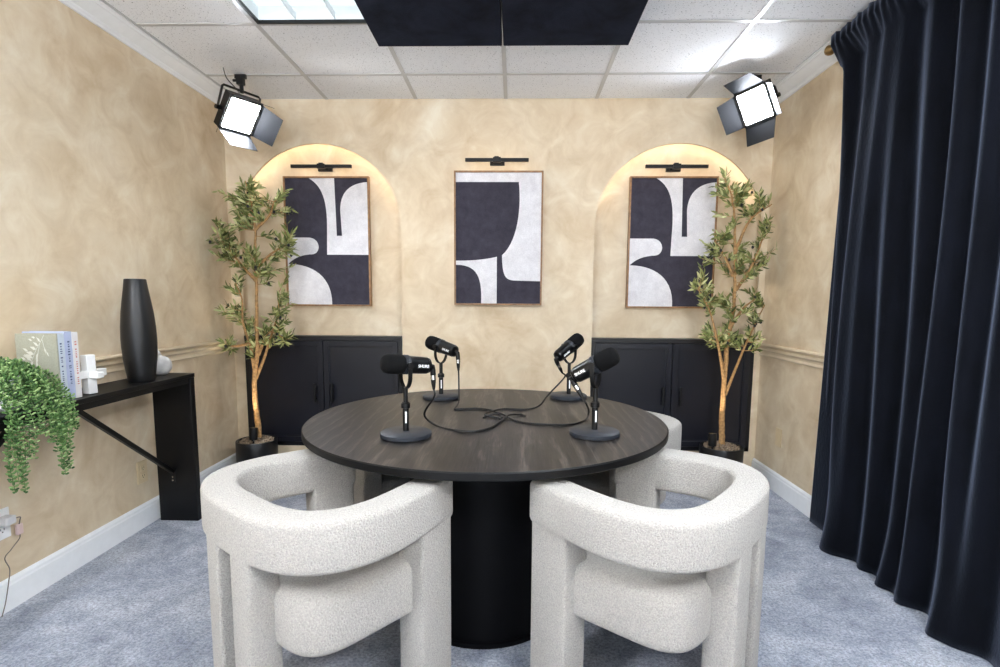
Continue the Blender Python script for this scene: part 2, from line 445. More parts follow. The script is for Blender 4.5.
# ------------------------------------------------------------------ framed abstract pictures
def bez(p0, p1, p2, p3, n=14):
    return [tuple((1-t)**3*a+3*(1-t)**2*t*b_+3*(1-t)*t*t*c+t**3*d for a, b_, c, d in zip(p0, p1, p2, p3)) for t in [i/n for i in range(n+1)]]
W_, H_ = .586, .886
def picture(cx, cz, y, kind, label):
    t = thing('framed_picture', label, 'picture', (cx, y, cz-.455), 0, 'abstract black and white pictures')
    b = B(); w, h, fw, d = .305, .455, .011, .036
    b.bb(-w, -w+fw, -d, 0, 0, 2*h); b.bb(w-fw, w, -d, 0, 0, 2*h); b.bb(-w+fw, w-fw, -d, 0, 0, fw); b.bb(-w+fw, w-fw, -d, 0, 2*h-fw, 2*h)
    obj('frame', b, FRAMEW, t)
    b = B(); x0, z0 = -W_/2, .012
    b.bb(x0, x0+W_, -.028, -.004, z0, z0+H_)
    b.cur = 1
    def shape(poly, k=0):        # u right 0..1, v down 0..1
        poly = [(u, 1-v) for u, v in poly]
        a = sum(poly[i][0]*poly[(i+1) % len(poly)][1]-poly[(i+1) % len(poly)][0]*poly[i][1] for i in range(len(poly)))
        if a < 0: poly.reverse()
        b.prism(poly, lambda u, v, hh: (x0+u*W_, -.028-hh, z0+v*H_), 0, .0012+k*.0006)
    if kind == 'side':
        shape([(.29,0),(.60,0),(.615,.45),(.68,.45)] + bez((.665,.25),(.67,.10),(.80,.04),(1,.03)) + [(1,.60),(.49,.60)] + bez((.50,.35),(.50,.18),(.46,.06),(.29,0))[:-1])
        shape([(0,.465),(.28,.465)] + bez((.28,.465),(.42,.475),(.42,.595),(.30,.598)) + bez((.28,.598),(.16,.605),(.07,.63),(0,.68)))
        shape([(0,.675)] + bez((0,.675),(.30,.675),(.545,.77),(.535,1)) + [(0,1)])
    else:
        shape([(0,0),(1,0),(1,.825),(.78,.822)] + bez((.70,.82),(.58,.82),(.55,.78),(.545,.625)) + bez((.545,.625),(.73,.52),(.77,.26),(.735,.07)) + [(0,.07)])
        shape([(0,.668)] + bez((.0,.668),(.25,.67),(.40,.65),(.485,.637)) + [(.485,1),(.30,1)] + bez((.30,1),(.31,.80),(.26,.70),(0,.70)))
    obj('canvas', b, [ARTD, ARTW], t)
picture(-1.338, 1.644, D+ND, 'side', 'framed black and white abstract picture in the left arched niche')
picture(-.115, 1.660, D, 'mid', 'framed black and white abstract picture on flat wall between the niches')
picture(1.102, 1.646, D+ND, 'side', 'framed black and white abstract picture in the right arched niche')

def picture_light(cx, cz, y, label):
    t = thing('picture_light', label, 'picture light', (cx, y, cz), 0, 'black picture lights')
    b = B(); b.bb(-.212, .212, -.105, -.085, -.011, .011); bar = obj('light_bar', b, BLACK, t, bevel=.002)
    b = B(); b.bb(-.2, .2, -.0855, -.0835, -.010, -.001); obj('lamp', b, WARM, bar)
    b = B(); b.bb(-.05, .05, -.022, 0, -.016, .016); b.bb(-.03, .03, -.03, -.022, -.012, .012); obj('wall_mount', b, BLACK, t, bevel=.002)
    b = B(); b.tube([(0,-.02,.0),(0,-.05,.022),(0,-.095,.018)], .006, 8); b.bb(-.026, .026, -.11, -.08, -.016, .016); b.bb(-.018,.012,-.1,-.088,.014,.024); obj('arm', b, BLACK, t, bevel=.001)
picture_light(-1.345, 2.152, D+ND, 'black bar picture light above the picture in the left niche')
picture_light(-.125, 2.170, D, 'black bar picture light above the picture between the niches')
picture_light(1.096, 2.152, D+ND, 'black bar picture light above the picture in the right niche')

# ------------------------------------------------------------------ table
TC = (-.113, 2.238); TR = .736
t = thing('round_table', 'large round black oak pedestal table in the middle of the room', 'table', (TC[0], TC[1], 0))
b = B(); b.lathe([(TR-.004,.7499),(TR-.05,.75),(0,.75)], seg=128); b.cur = 1; b.lathe([(0,.722),(TR-.004,.722),(TR,.726),(TR,.746),(TR-.004,.7499)], seg=128); obj('tabletop', b, [WOOD, EDGEM], t)
b = B(); b.lathe([(.298,.0),(.298,.72),(0,.72)], c=(.0,-.125,0), seg=72); b.lathe([(.312,0),(.312,.016),(.298,.018)], c=(0,-.125,0), seg=72); obj('pedestal', b, PEDM, t)

# ------------------------------------------------------------------ chairs (front = +Y local, right = +X local)
def rrect(w, h, r, n=5):
    out = []
    for (cx, cy, a0) in ((w/2-r,h/2-r,0),(-w/2+r,h/2-r,90),(-w/2+r,-h/2+r,180),(w/2-r,-h/2+r,270)):
        out += [(cx+r*cos(radians(a0+90*i/n)), cy+r*sin(radians(a0+90*i/n))) for i in range(n+1)]
    return out
def make_chair():
    t = thing('boucle_armchair', '', 'chair', (0,0,0), 0, 'cream boucle chairs around the table')
    path = []; n = 2.8; hw, hr, tp, f1 = .306, .255, .060, .245       # centre line of a squarish U, arms converging to the front
    for i in range(13): path.append((hw-tp*(1-i/13)**1.3, f1-(f1+.02)*i/13))
    for i in range(61):
        c, s_ = cos(pi*i/60), sin(pi*i/60)
        path.append((hw*math.copysign(abs(c)**(2/n), c), -.02-(hr-.02)*abs(s_)**(2/n)))
    path += [(-x, y) for x, y in reversed(path[:13])]
    # even spacing
    pts = [Vector((x, y, .631)) for x, y in path]; L = [0]
    for i in range(1, len(pts)): L.append(L[-1]+(pts[i]-pts[i-1]).length)
    N = 60; ev = []
    for k in range(N+1):
        d = L[-1]*k/N; j = max(1, next((i for i in range(len(L)) if L[i] >= d-1e-9), len(L)-1))
        ev.append(pts[j-1].lerp(pts[j], (d-L[j-1])/max(1e-9, L[j]-L[j-1])))
    b = B(); 
    # rounded ends: shrink the section over the last centimetres
    e0 = (ev[0]-ev[1]).normalized(); e1 = (ev[-1]-ev[-2]).normalized()
    full = [ev[0]+e0*.018, ev[0]+e0*.015, ev[0]+e0*.008] + ev + [ev[-1]+e1*.008, ev[-1]+e1*.015, ev[-1]+e1*.018]
    b.sweep(full, rrect(.104, .138, .018, 5), scale=[.84,.93,.98]+[1]*len(ev)+[.98,.93,.84])
    obj('backrest', b, BOUCLE, t, angle=60)
    def leg(cx, cy, w, d, ztop, rz=0):
        b = B(); M = Matrix.Rotation(rz, 3, 'Z'); sec = rrect(w, d, .012, 4)
        rows = [(0,.96),(.006,1),(ztop-.03,1),(ztop,1)]
        vs = []; fs = []; k = len(sec)
        for z, s_ in rows:
            for x, y in sec:
                v = M @ Vector((x*s_, y*s_, 0)); vs.append((cx+v.x, cy+v.y, z))
        for r in range(len(rows)-1):
            for j in range(k): fs.append((r*k+j, r*k+(j+1) % k, (r+1)*k+(j+1) % k, (r+1)*k+j))
        fs += [tuple(range(k-1,-1,-1)), tuple((len(rows)-1)*k+j for j in range(k))]
        b.add(vs, fs); return obj('leg', b, BOUCLE, t, angle=60)
    for s in (-1, 1):
        leg(s*.262, .181, .096, .150, .60, s*radians(11))
        leg(s*.080, -.259, .092, .092, .60, s*radians(5))
    # seat cushion: rounded superellipse with domed top
    b = B(); rows = []
    for (z, s_) in ((.312,.94),(.316,.972),(.326,.993),(.340,1),(.432,1),(.452,.99),(.466,.965),(.475,.92),(.481,.78),(.484,.45),(.4845,.0)):
        rows.append((z, s_))
    vs = []; fs = []; K = 72
    for z, s_ in rows:
        for j in range(K):
            a = 2*pi*j/K; c, sn = cos(a), sin(a)
            vs.append((.285*s_*math.copysign(abs(c)**(2/5.0), c), .012+.245*s_*math.copysign(abs(sn)**(2/5.0), sn), z))
    for r in range(len(rows)-1):
        for j in range(K): fs.append((r*K+j, r*K+(j+1) % K, (r+1)*K+(j+1) % K, (r+1)*K+j))
    fs.append(tuple(range(K-1,-1,-1)))
    b.add(vs, fs); obj('seat', b, BOUCLE, t, angle=60)
    return t
chair = make_chair()
def facing(fx, fy): return math.atan2(fy, fx)-pi/2
chair.location = (-.583, 1.600, 0); chair.rotation_euler = (0,0,radians(51-90))
chair['label'] = 'cream boucle armchair in the foreground, the one on the console table side'
dup(chair, (.447, 1.658, 0), radians(141-90), 'cream boucle armchair in the foreground, the one on the curtain side')
dup(chair, (.40, 2.50, 0), radians(230-90), 'cream boucle armchair across the table on the curtain side, only its back corner showing')
dup(chair, (-.545, 2.51, 0), radians(-51-90), 'cream boucle armchair across the table on the console side, mostly hidden under the tabletop')

# ------------------------------------------------------------------ microphones
def letters_mesh(body, size, mat, name, parent, M):
    cu = bpy.data.curves.new('lettering', 'FONT'); cu.body = body; cu.size = size; cu.align_x = 'CENTER'; cu.align_y = 'CENTER'; cu.extrude = .0004; cu.offset = size*.02
    tmp = bpy.data.objects.new('lettering', cu); COL.objects.link(tmp)
    dg = bpy.context.evaluated_depsgraph_get(); me = bpy.data.meshes.new_from_object(tmp.evaluated_get(dg))
    bpy.data.objects.remove(tmp); me.transform(M); me.materials.append(mat); me.name = name
    o = bpy.data.objects.new(name, me); COL.objects.link(o); o.parent = parent; return o
MICH = .262
def make_mic(label, loc, dx, dy, tilt, side):
    """dx, dy: where the windscreen points; tilt: up angle; side: which flank carries the lettering that faces us"""
    rz = math.atan2(dy, dx)
    t = thing('desk_microphone', label, 'microphone', loc, rz, 'podcast microphones on the table')
    b = B(); b.lathe([(.086,0),(.092,.003),(.092,.016),(.086,.0205),(.03,.022),(0,.022)], seg=56); obj('base', b, BASEM, t, angle=50)
    b = B(); b.lathe([(.011,.02),(.011,.11),(.0085,.112),(.0085,.1765),(0,.1765)], seg=20); st = obj('stem', b, BLACK, t)
    b = B(); b.lathe([(.0115,.104),(.0165,.106),(.0165,.122),(.0115,.124)], seg=24); b.lathe([(.012,.124),(.013,.1245),(.013,.1265),(.012,.127)], seg=24); obj('collar', b, BLACK, st)
    b = B(); a = radians(-90)-rz
    M = Matrix.Rotation(a+radians(14), 3, 'Z')
    b.box(M @ Vector((.0113,0,.072)), (.0012,.006,.042), M=M); obj('label_strip', b, INK, st)
    # yoke: flat strap bent into a U across the body
    b = B(); hw = .0415; pts = [(0,-hw,MICH+.008)] + [(0,-hw,MICH-.03*k/3) for k in range(1,4)]
    pts += [(0, -hw*cos(radians(q_)), MICH-.035-.050*sin(radians(q_))) for q_ in range(0,181,12)]
    pts += [(0,hw,MICH-.03*(3-k)/3) for k in range(0,3)] + [(0,hw,MICH+.008)]
    sec = [(-.0022,-.0075),(.0022,-.0075),(.0022,.0075),(-.0022,.0075)]
    b.sweep(pts, [(y, x) for x, y in sec], up=Vector((1,0,0)) ) if False else b.sweep(pts, sec, up=Vector((1,0,0)))
    obj('yoke', b, BLACK, t, bevel=.0006)
    # head: local frame turned up by tilt about the pivot
    R = Matrix.Translation((0,0,MICH)) @ Matrix.Rotation(-radians(tilt), 4, 'Y') @ Matrix.Rotation(radians(90), 4, 'Y')
    def hb(): q_ = B(); q_.X = R; return q_
    b = hb(); b.lathe([(.0,-.098),(.02,-.098),(.027,-.094),(.0285,-.086),(.0305,-.084),(.0325,-.02),(.0335,-.012),(.0335,.006),(.031,.008),(.031,.012)], seg=36); body = obj('body', b, BLACKG, t, angle=30)
    b = hb(); b.lathe([(.034,-.010),(.0352,-.008),(.0352,-.002),(.034,0)], seg=36); b.lathe([(.034,.002),(.0352,.003),(.0352,.007),(.034,.008)], seg=36); obj('ring', b, CHROME if False else BASEM, body)
    b = hb(); b.lathe([(.030,.009),(.0335,.012),(.0350,.022),(.0352,.050),(.0345,.066),(.031,.079),(.023,.086),(.0,.088)], seg=36); obj('windscreen', b, FOAM, t, angle=70)
    for s in (-1, 1):
        b = B(); b.lathe([(0,-.012),(.011,-.012),(.012,-.009),(.012,.004),(0,.004)], c=(0, s*.0455, MICH), seg=18, M=Matrix.Rotation(-s*radians(90), 3, 'X')); obj('knob', b, BLACK, t)
    # lettering on both flanks as on the real casing
    for s in (-1, 1):
        Mx = Matrix.Translation((0,0,MICH)) @ Matrix.Rotation(-radians(tilt), 4, 'Y') @ Matrix.Translation((-.058, s*.0325, -.001)) @ (Matrix.Rotation(radians(180), 4, 'Z') if s > 0 else Matrix.Identity(4)) @ Matrix.Rotation(radians(90), 4, 'X')
        letters_mesh('SHURE', .0145, INK, 'lettering', body, Mx)
    # rear connector, hanging down
    Rt = Matrix.Translation((0,0,MICH)) @ Matrix.Rotation(-radians(tilt), 4, 'Y')
    r0 = Rt @ Vector((-.092,0,-.002)); r1 = Rt @ Vector((-.112,0,-.004)); ang = radians(8 if tilt < 20 else 34)
    dn = Vector((sin(ang) if tilt > 20 else -.05, 0, -cos(ang))).normalized()
    b = B(); b.tube([r0, r1, r1+dn*.012, r1+dn*.03], .0105, 14); obj('connector', b, BLACK, t, angle=40)
    b = B(); b.tube([r1+dn*.03, r1+dn*.048], .0098, 14); obj('ferrule', b, CHROME, t)
    b = B(); b.tube([r1+dn*.048, r1+dn*.062, r1+dn*.085], [.0095,.0085,.005], 14); obj('strain_relief', b, BLACK, t)
    e = Matrix.Translation(loc) @ Matrix.Rotation(rz, 4, 'Z') @ (r1+dn*.083)
    return e, (Matrix.Rotation(rz, 3, 'Z') @ dn)
TZ = .75
mics = [make_mic('black desk microphone nearest the console table, its windscreen pointing left', (-.388,1.905,TZ), -.80,-.60, 6, 1),
        make_mic('small looking black desk microphone at the far table edge, windscreen pointing left', (-.364,2.672,TZ), -.80,.52, 13, 1),
        make_mic('small looking black desk microphone at the far table edge, windscreen tilted up right', (.280,2.712,TZ), .74,.60, 30, -1),
        make_mic('black desk microphone nearest the curtain, its windscreen tilted up right', (.300,1.960,TZ), .86,-.46, 30, -1)]
def spline(pts, n=10):
    pts = [Vector(p) for p in pts]; P = [pts[0]*2-pts[1]] + pts + [pts[-1]*2-pts[-2]]; out = []
    for i in range(1, len(P)-2):
        for k in range(n):
            u = k/n; a, b_, c, d = P[i-1], P[i], P[i+1], P[i+2]
            out.append(.5*((2*b_)+(c-a)*u+(2*a-5*b_+4*c-d)*u*u+(3*b_-a-3*c+d)*u**3))
    return out+[pts[-1]]
CZ = TZ+.0042
def cable(i, label, mids):
    e, dn = mics[i]
    b = B(); b.tube(spline([e, e+dn*.03]+mids), .0039, 8)
    tag(obj('microphone_cable', b, CABLE), label, 'cable', 'microphone cables')
cable(0, 'black cable dropping from the microphone nearest the console and looping over the table', [(-.345,2.05,TZ+.05),(-.30,2.06,CZ),(-.22,1.99,CZ),(-.145,1.975,CZ),(-.085,2.04,CZ),(-.055,2.14,CZ),(-.02,2.235,CZ+.006),(.03,2.29,CZ),(.05,2.25,CZ)])
cable(1, 'black cable hanging straight down from the far microphone that points left', [(-.265,2.585,TZ+.03),(-.262,2.535,CZ),(-.265,2.41,CZ),(-.262,2.375,CZ),(-.235,2.385,CZ),(-.16,2.40,CZ),(-.095,2.36,CZ),(-.06,2.27,CZ),(-.055,2.19,CZ)])
cable(2, 'black cable running from the far tilted microphone to the knot at the table centre', [(.165,2.52,TZ+.05),(.12,2.45,TZ+.012),(.06,2.395,CZ),(-.04,2.40,CZ),(-.09,2.33,CZ+.004),(-.12,2.23,CZ+.007),(-.06,2.215,CZ),(-.03,2.23,CZ)])
cable(3, 'black cable curving from the microphone nearest the curtain to the table centre', [(.315,2.23,TZ+.03),(.30,2.20,CZ),(.235,2.115,CZ),(.15,2.10,CZ),(.06,2.12,CZ),(0,2.18,CZ),(-.05,2.26,CZ+.007),(-.09,2.245,CZ+.006),(-.125,2.21,CZ)])

# ------------------------------------------------------------------ console table on the left wall
CT = .832; X0, X1 = XL+.038, -1.757; Y0, Y1 = 1.28, 2.902
t = thing('console_table', 'narrow black wooden console table along the left wall', 'console table', ((X0+X1)/2, (Y0+Y1)/2, 0))
b = B(); b.bb(X0, X1, Y0, Y1, CT-.022, CT); obj('tabletop', b, BLACKWOOD, t, bevel=.002, world=True)
b = B(); b.bb(X0+.004, X1-.006, Y0+.05, Y1-.05, CT-.05, CT-.022); obj('apron', b, BLACKWOOD, t, world=True)
for ya, yb in ((Y1-.042, Y1-.002), (Y0+.002, Y0+.042)):
    b = B(); b.bb(X0+.002, X1-.002, ya, yb, 0, CT-.022); obj('leg', b, BLACKWOOD, t, bevel=.002, world=True)
xm = -1.885
for (ya, yb) in ((Y1-.046, 2.22), (Y0+.046, 1.962)):
    b = B(); p0, p1 = Vector((xm, ya, .285)), Vector((xm, yb, CT-.058)); dv = (p1-p0)
    ang = math.atan2(dv.z, dv.y); M = Matrix.Rotation(ang, 3, 'X')
    b.box((p0+p1)/2, (.022, dv.length, .022), M=M); br = obj('brace', b, BLACK, t, bevel=.002, world=True)
    b = B(); sg = 1 if ya > 2 else -1
    b.box((xm, ya+sg*.002, .262), (.024,.004,.075)); obj('bracket', b, BLACK, br, world=True)
    for z in (.255, .236):
        b = B(); b.tube([(xm, ya-sg*.001, z),(xm, ya-sg*.004, z)], .004, 10); obj('screw', b, CHROME, br, world=True)

def on_console(z=0): return CT+z
# vase
b = B(); b.lathe([(0,0),(.054,0),(.057,.004),(.064,.05),(.0715,.11),(.0755,.17),(.076,.21),(.074,.27),(.068,.34),(.060,.40),(.051,.46),(.0465,.497),(.0445,.5),(.036,.498),(.036,.44),(0,.43)], seg=56)
o = obj('vase', b, CERAM, angle=50); o.location = (-1.838, 2.595, CT); tag(o, 'tall matte black bottle vase on the console table', 'vase')
# pale ribbed ornament beside it
t = thing('ball_ornament', 'small pale round ornament with pointed tip beside the black vase', 'ornament', (-1.888, 2.815, CT))
b = B(); seg = 60; prof = [(0,.001),(.022,.0),(.040,.012),(.052,.032),(.055,.052),(.050,.074),(.038,.090),(.022,.100),(.012,.103),(0,.104)]
vs = []; fs = []; k = len(prof)
for j in range(seg):
    a = 2*pi*j/seg; rr = 1+.035*abs(sin(5*a+.4))-.02
    for i, (r, z) in enumerate(prof): a2 = a + z*6; vs.append((r*rr*cos(a2), r*rr*sin(a2), z))
for j in range(seg):
    for i in range(k-1): fs.append((j*k+i, ((j+1) % seg)*k+i, ((j+1) % seg)*k+i+1, j*k+i+1))
b.add(vs, fs); obj('body', b, MARBLE, t, angle=50)
b = B(); b.tube([(0,0,.1),(-.002,0,.112),(-.008,.003,.128),(-.012,.005,.134)], [.012,.008,.005,.002], 8); obj('stem', b, MARBLE, t)
# white cross sculpture
b = B(); b.box((0,0,.086), (.036,.040,.166)); M = Matrix.Rotation(radians(8), 3, 'Z')
b.box((0,0,.083), (.11,.034,.026), M=M); b.box((0,0,.088), (.034,.150,.032), M=M)
o = obj('cross_sculpture', b, WCERAM, bevel=.003); o.location = (-1.806, 2.228, CT); o.rotation_euler = (0,0,radians(-12)); tag(o, 'white three-way cross sculpture beside the upright books', 'sculpture')
# books: spines face the room (+x)
def book(y0, th, dpt, h, cover, ink, label, marks, art=False, xs=-1.792):
    t = thing('book', label, 'book', (xs-dpt/2, y0+th/2, CT), 0, 'upright books on the console table')
    b = B(); x1 = dpt/2; x0 = -dpt/2; w = .003
    b.bb(x0, x1, -th/2, -th/2+w, 0, h); b.bb(x0, x1, th/2-w, th/2, 0, h); b.bb(x1-w, x1+.001, -th/2, th/2, 0, h)
    cv = obj('cover', b, cover, t, bevel=.001)
    b = B(); b.bb(x0+.006, x1-w, -th/2+w, th/2-w, .004, h-.004); obj('pages', b, PAGES, t)
    b = B(); rnd = random.Random(int(y0*1000)); z = h*.86
    while z > h*.2:                      # weathered illegible spine lettering
        L = rnd.uniform(.004, .011); wd = th*rnd.uniform(.14, .3)
        b.bb(x1+.001, x1+.0022, -wd/2, wd/2, z-L*.55, z); z -= L + (.010 if rnd.random() < .15 else .0015)
    obj('spine_lettering', b, ink, cv)
    if art:
        b = B(); b.bb(x1+.0004, x1+.0014, -th/2+.006, th/2-.0005, .0005, h-.0005); obj('spine', b, SPB, cv)
    if art:
        b = B()
        def lf(u, v, a, L):
            ca, sa = cos(a), sin(a); y = -th/2-.0006
            pts = [(0,0),(L*.4,L*.16),(L,0),(L*.4,-L*.16)]
            b.add([(x0+(u+px*ca-pz*sa)*dpt, y, (v+px*sa+pz*ca)*h) for px, pz in pts], [(0,1,2,3)])
        def st(pts):
            b.tube([(x0+u*dpt, -th/2-.0008, v*h) for u, v in pts], .0007, 4)
        st([(.72,.985),(.62,.88),(.50,.77),(.40,.64),(.33,.55)]); st([(.60,.86),(.54,.72),(.50,.60)]); st([(.66,.93),(.70,.80),(.76,.72)])
        for (u, v, a, L) in ((.50,.77,2.9,.16),(.44,.70,3.0,.2),(.40,.64,2.8,.18),(.56,.82,2.7,.14),(.62,.88,2.5,.12),(.36,.60,2.6,.2),(.28,.66,3.0,.12),(.22,.62,2.9,.12),(.30,.74,2.8,.14),(.54,.72,4.1,.13),(.52,.66,4.3,.14),(.5,.6,4.5,.14),(.40,.60,4.1,.16),(.36,.56,4.3,.16),(.70,.80,5.0,.1),(.74,.74,5.4,.1),(.42,.9,2.9,.1),(.5,.94,3.0,.1)): lf(u, v, a, L)
        obj('cover_art', b, INK2, cv)
PAGES = plain('paper', (232,228,216), .8, var=.06, scale=200)
INK2 = plain('pale_print', (206,206,196), .7, var=.03); INKB = plain('navy_print', (62,74,112), .6, var=.03); INKR = plain('red_print', (198,120,110), .6, var=.03)
BK1 = plain('sage_cloth', (158,158,142), .8, var=.08, scale=200); BK2 = plain('pale_blue_cloth', (176,186,214), .7, var=.05); BK3 = plain('white_cloth', (226,224,224), .7, var=.04)
SPB = plain('mist_blue_cloth', (196,206,216), .7, var=.04)
book(2.062, .036, .165, .268, BK1, INKB, 'sage green hardback with a pale branch design on its cover, nearest the trailing plant', 0, True)
book(2.0995, .036, .17, .274, BK2, INKB, 'pale blue hardback between the sage green and the white book', 1)
book(2.137, .030, .165, .270, BK3, INKR, 'white hardback with red spine lettering next to the white cross', 2)

# trailing succulent in a ribbed white pot
PX, PY = -1.872, 1.885
t = thing('trailing_succulent', 'trailing green succulent in a white ribbed pot on the console table', 'potted plant', (PX, PY, CT))
b = B(); pr = [(0,0),(.055,0)]
for i in range(5): pr += [(.066+.002*i,.006+.022*i),(.073+.002*i,.017+.022*i),(.067+.002*i,.0265+.022*i)]
pr += [(.076,.12),(.078,.126),(.070,.126),(.066,.112),(0,.112)]
b.lathe(pr, seg=48); obj('pot', b, WCERAM, t, angle=50)
rnd = random.Random(3); fb = B(); sb = B()
def strand(pts):
    P = spline(pts, 14); sb.tube(P[::2]+[P[-1]], .0012, 4)
    acc = 0; k = 0
    for i in range(1, len(P)):
        acc += (P[i]-P[i-1]).length
        if acc > .0088:
            acc = 0; k += 1
            tn = (P[i]-P[i-1]).normalized(); u = tn.orthogonal().normalized(); u = Matrix.Rotation(k*1.2+rnd.random()*.8, 3, tn) @ u
            for s in (1, -1):
                d = (u*s*.9 + tn*-.15 + Vector((0,0,.28))).normalized()
                fb.bead(P[i]+d*.0085, d, .0088*rnd.uniform(.8,1.1), .0042)
xe = X1+.018
ends = [(1.775,.565),(1.79,.59),(1.81,.55),(1.825,.62),(1.845,.675),(1.865,.66),(1.89,.74),(1.915,.73),(1.93,.70),(1.955,.66),(1.972,.60),(1.99,.56),(2.005,.575),(2.02,.64),(1.70,.72),(2.03,.70),(1.80,.68),(1.95,.72),(1.98,.68)]
for (ye, ze) in ends:
    a = rnd.uniform(-.5,.5)
    y1 = PY+(ye-PY)*.45
    strand([(PX+rnd.uniform(-.02,.03), PY+(ye-PY)*.2, CT+.125),(PX+.05, y1, CT+.15+rnd.uniform(-.01,.012)),(PX+.09, PY+(ye-PY)*.8, CT+.085+rnd.uniform(-.01,.01)),(xe+rnd.uniform(-.004,.01), ye, CT+.0),(xe+rnd.uniform(0,.012), ye+rnd.uniform(-.01,.01), (CT+ze)/2),(xe+rnd.uniform(0,.01), ye+rnd.uniform(-.008,.008), ze)])
for k in range(64):                                   # mound over the pot, some strands lying over the console edge
    a = rnd.uniform(-pi, pi); L = rnd.uniform(.07, .15)
    if a > 2.2 or a < -2.2: L *= .6
    ex, ey = PX+cos(a)*L, PY+sin(a)*L*1.05
    ex = max(ex, XL+.05)
    zd = CT+.012+rnd.uniform(0,.04)
    if -1.5 < a < -.3: continue
    strand([(PX+rnd.uniform(-.03,.03), PY+rnd.uniform(-.03,.03), CT+.118),(PX+(ex-PX)*.4, PY+(ey-PY)*.4, CT+.165+rnd.uniform(-.012,.016)),(PX+(ex-PX)*.8, PY+(ey-PY)*.8, CT+.125),(ex, ey, zd+.03),(ex+rnd.uniform(-.005,.005), ey, zd)])
for (ye, n_) in ((1.97,.02),(2.0,.03),(2.03,.02),(2.045,.04),(1.94,.03),(1.985,.05)):     # right-hand sweep in front of the books
    strand([(PX+.01, PY+.03, CT+.12),(PX+.05, PY+.06, CT+.155),(PX+.085, ye-.02, CT+.11),(PX+.10, ye, CT+.06),(xe, ye+.01, CT+n_*.3),(xe+.005, ye+.01, CT-.07-n_)])
obj('foliage', fb, BEADM, t, world=True, angle=80); obj('stems', sb, BEADM, t, world=True)

# ------------------------------------------------------------------ outlets
def outlet(xw, sg, y, z, mat, label, slots=True):
    t = thing('wall_outlet', label, 'outlet', (xw, y, z))
    b = B(); b.box((sg*.0035,0,0), (.007,.076,.122)); p_ = obj('plate', b, mat, t, bevel=.002)
    for s in (-1, 1):
        b = B(); b.box((sg*.008, 0, s*.021), (.003,.034,.028)); f_ = obj('socket', b, mat, p_, bevel=.004)
        b = B()
        for yy in (-.007,.007): b.box((sg*.0098, yy, s*.021+.002), (.0008,.0022,.009))
        b.tube([(sg*.0094,0,s*.021-.009),(sg*.0102,0,s*.021-.009)], .0026, 8); obj('slots', b, BLACK, f_)
outlet(XL, 1, 2.79, .303, CREAM, 'cream wall outlet under the console table on left wall')
outlet(XL, 1, 1.982, .352, PLATE, 'white wall outlet at the left edge with an adapter plugged in')
t = thing('blank_plate', 'cream blank wall plate low on right wall beside the olive tree', 'wall plate', (XR, 3.49, .362))
b = B(); b.box((-.003,0,0), (.006,.074,.12)); p_ = obj('plate', b, CREAM, t, bevel=.002)
b = B(); b.tube([(-.0055,0,.045),(-.0075,0,.045)], .003, 8); b.tube([(-.0055,0,-.045),(-.0075,0,-.045)], .003, 8); obj('screws', b, CREAM, p_)
t = thing('power_adapter', 'white plug adapter with a thin cord at the left wall outlet', 'power adapter', (XL, 1.975, .35))
b = B(); b.box((.032,.004,.022), (.044,.044,.034)); obj('plug', b, plain('pale_grey_plastic', (206,206,208), .4, var=.03), t, bevel=.005)
b = B(); b.tube(spline([(.045,.022,.022),(.044,.05,.018),(.03,.062,-.002),(.02,.068,-.02)]), .0022, 6); b.tube(spline([(.02,.068,-.062),(.02,.062,-.08),(.024,.02,-.105),(.02,-.005,-.13),(.022,.008,-.18),(.021,0,-.23),(.03,-.03,-.30),(.03,-.05,-.3468)]), .0018, 6); obj('cord', b, plain('grey_cord', (120,112,104), .5), t)
b = B(); b.box((.018,.068,-.041), (.014,.026,.044)); obj('inline_switch', b, plain('pale_pink_plastic', (222,196,192), .4, var=.03), t, bevel=.004)

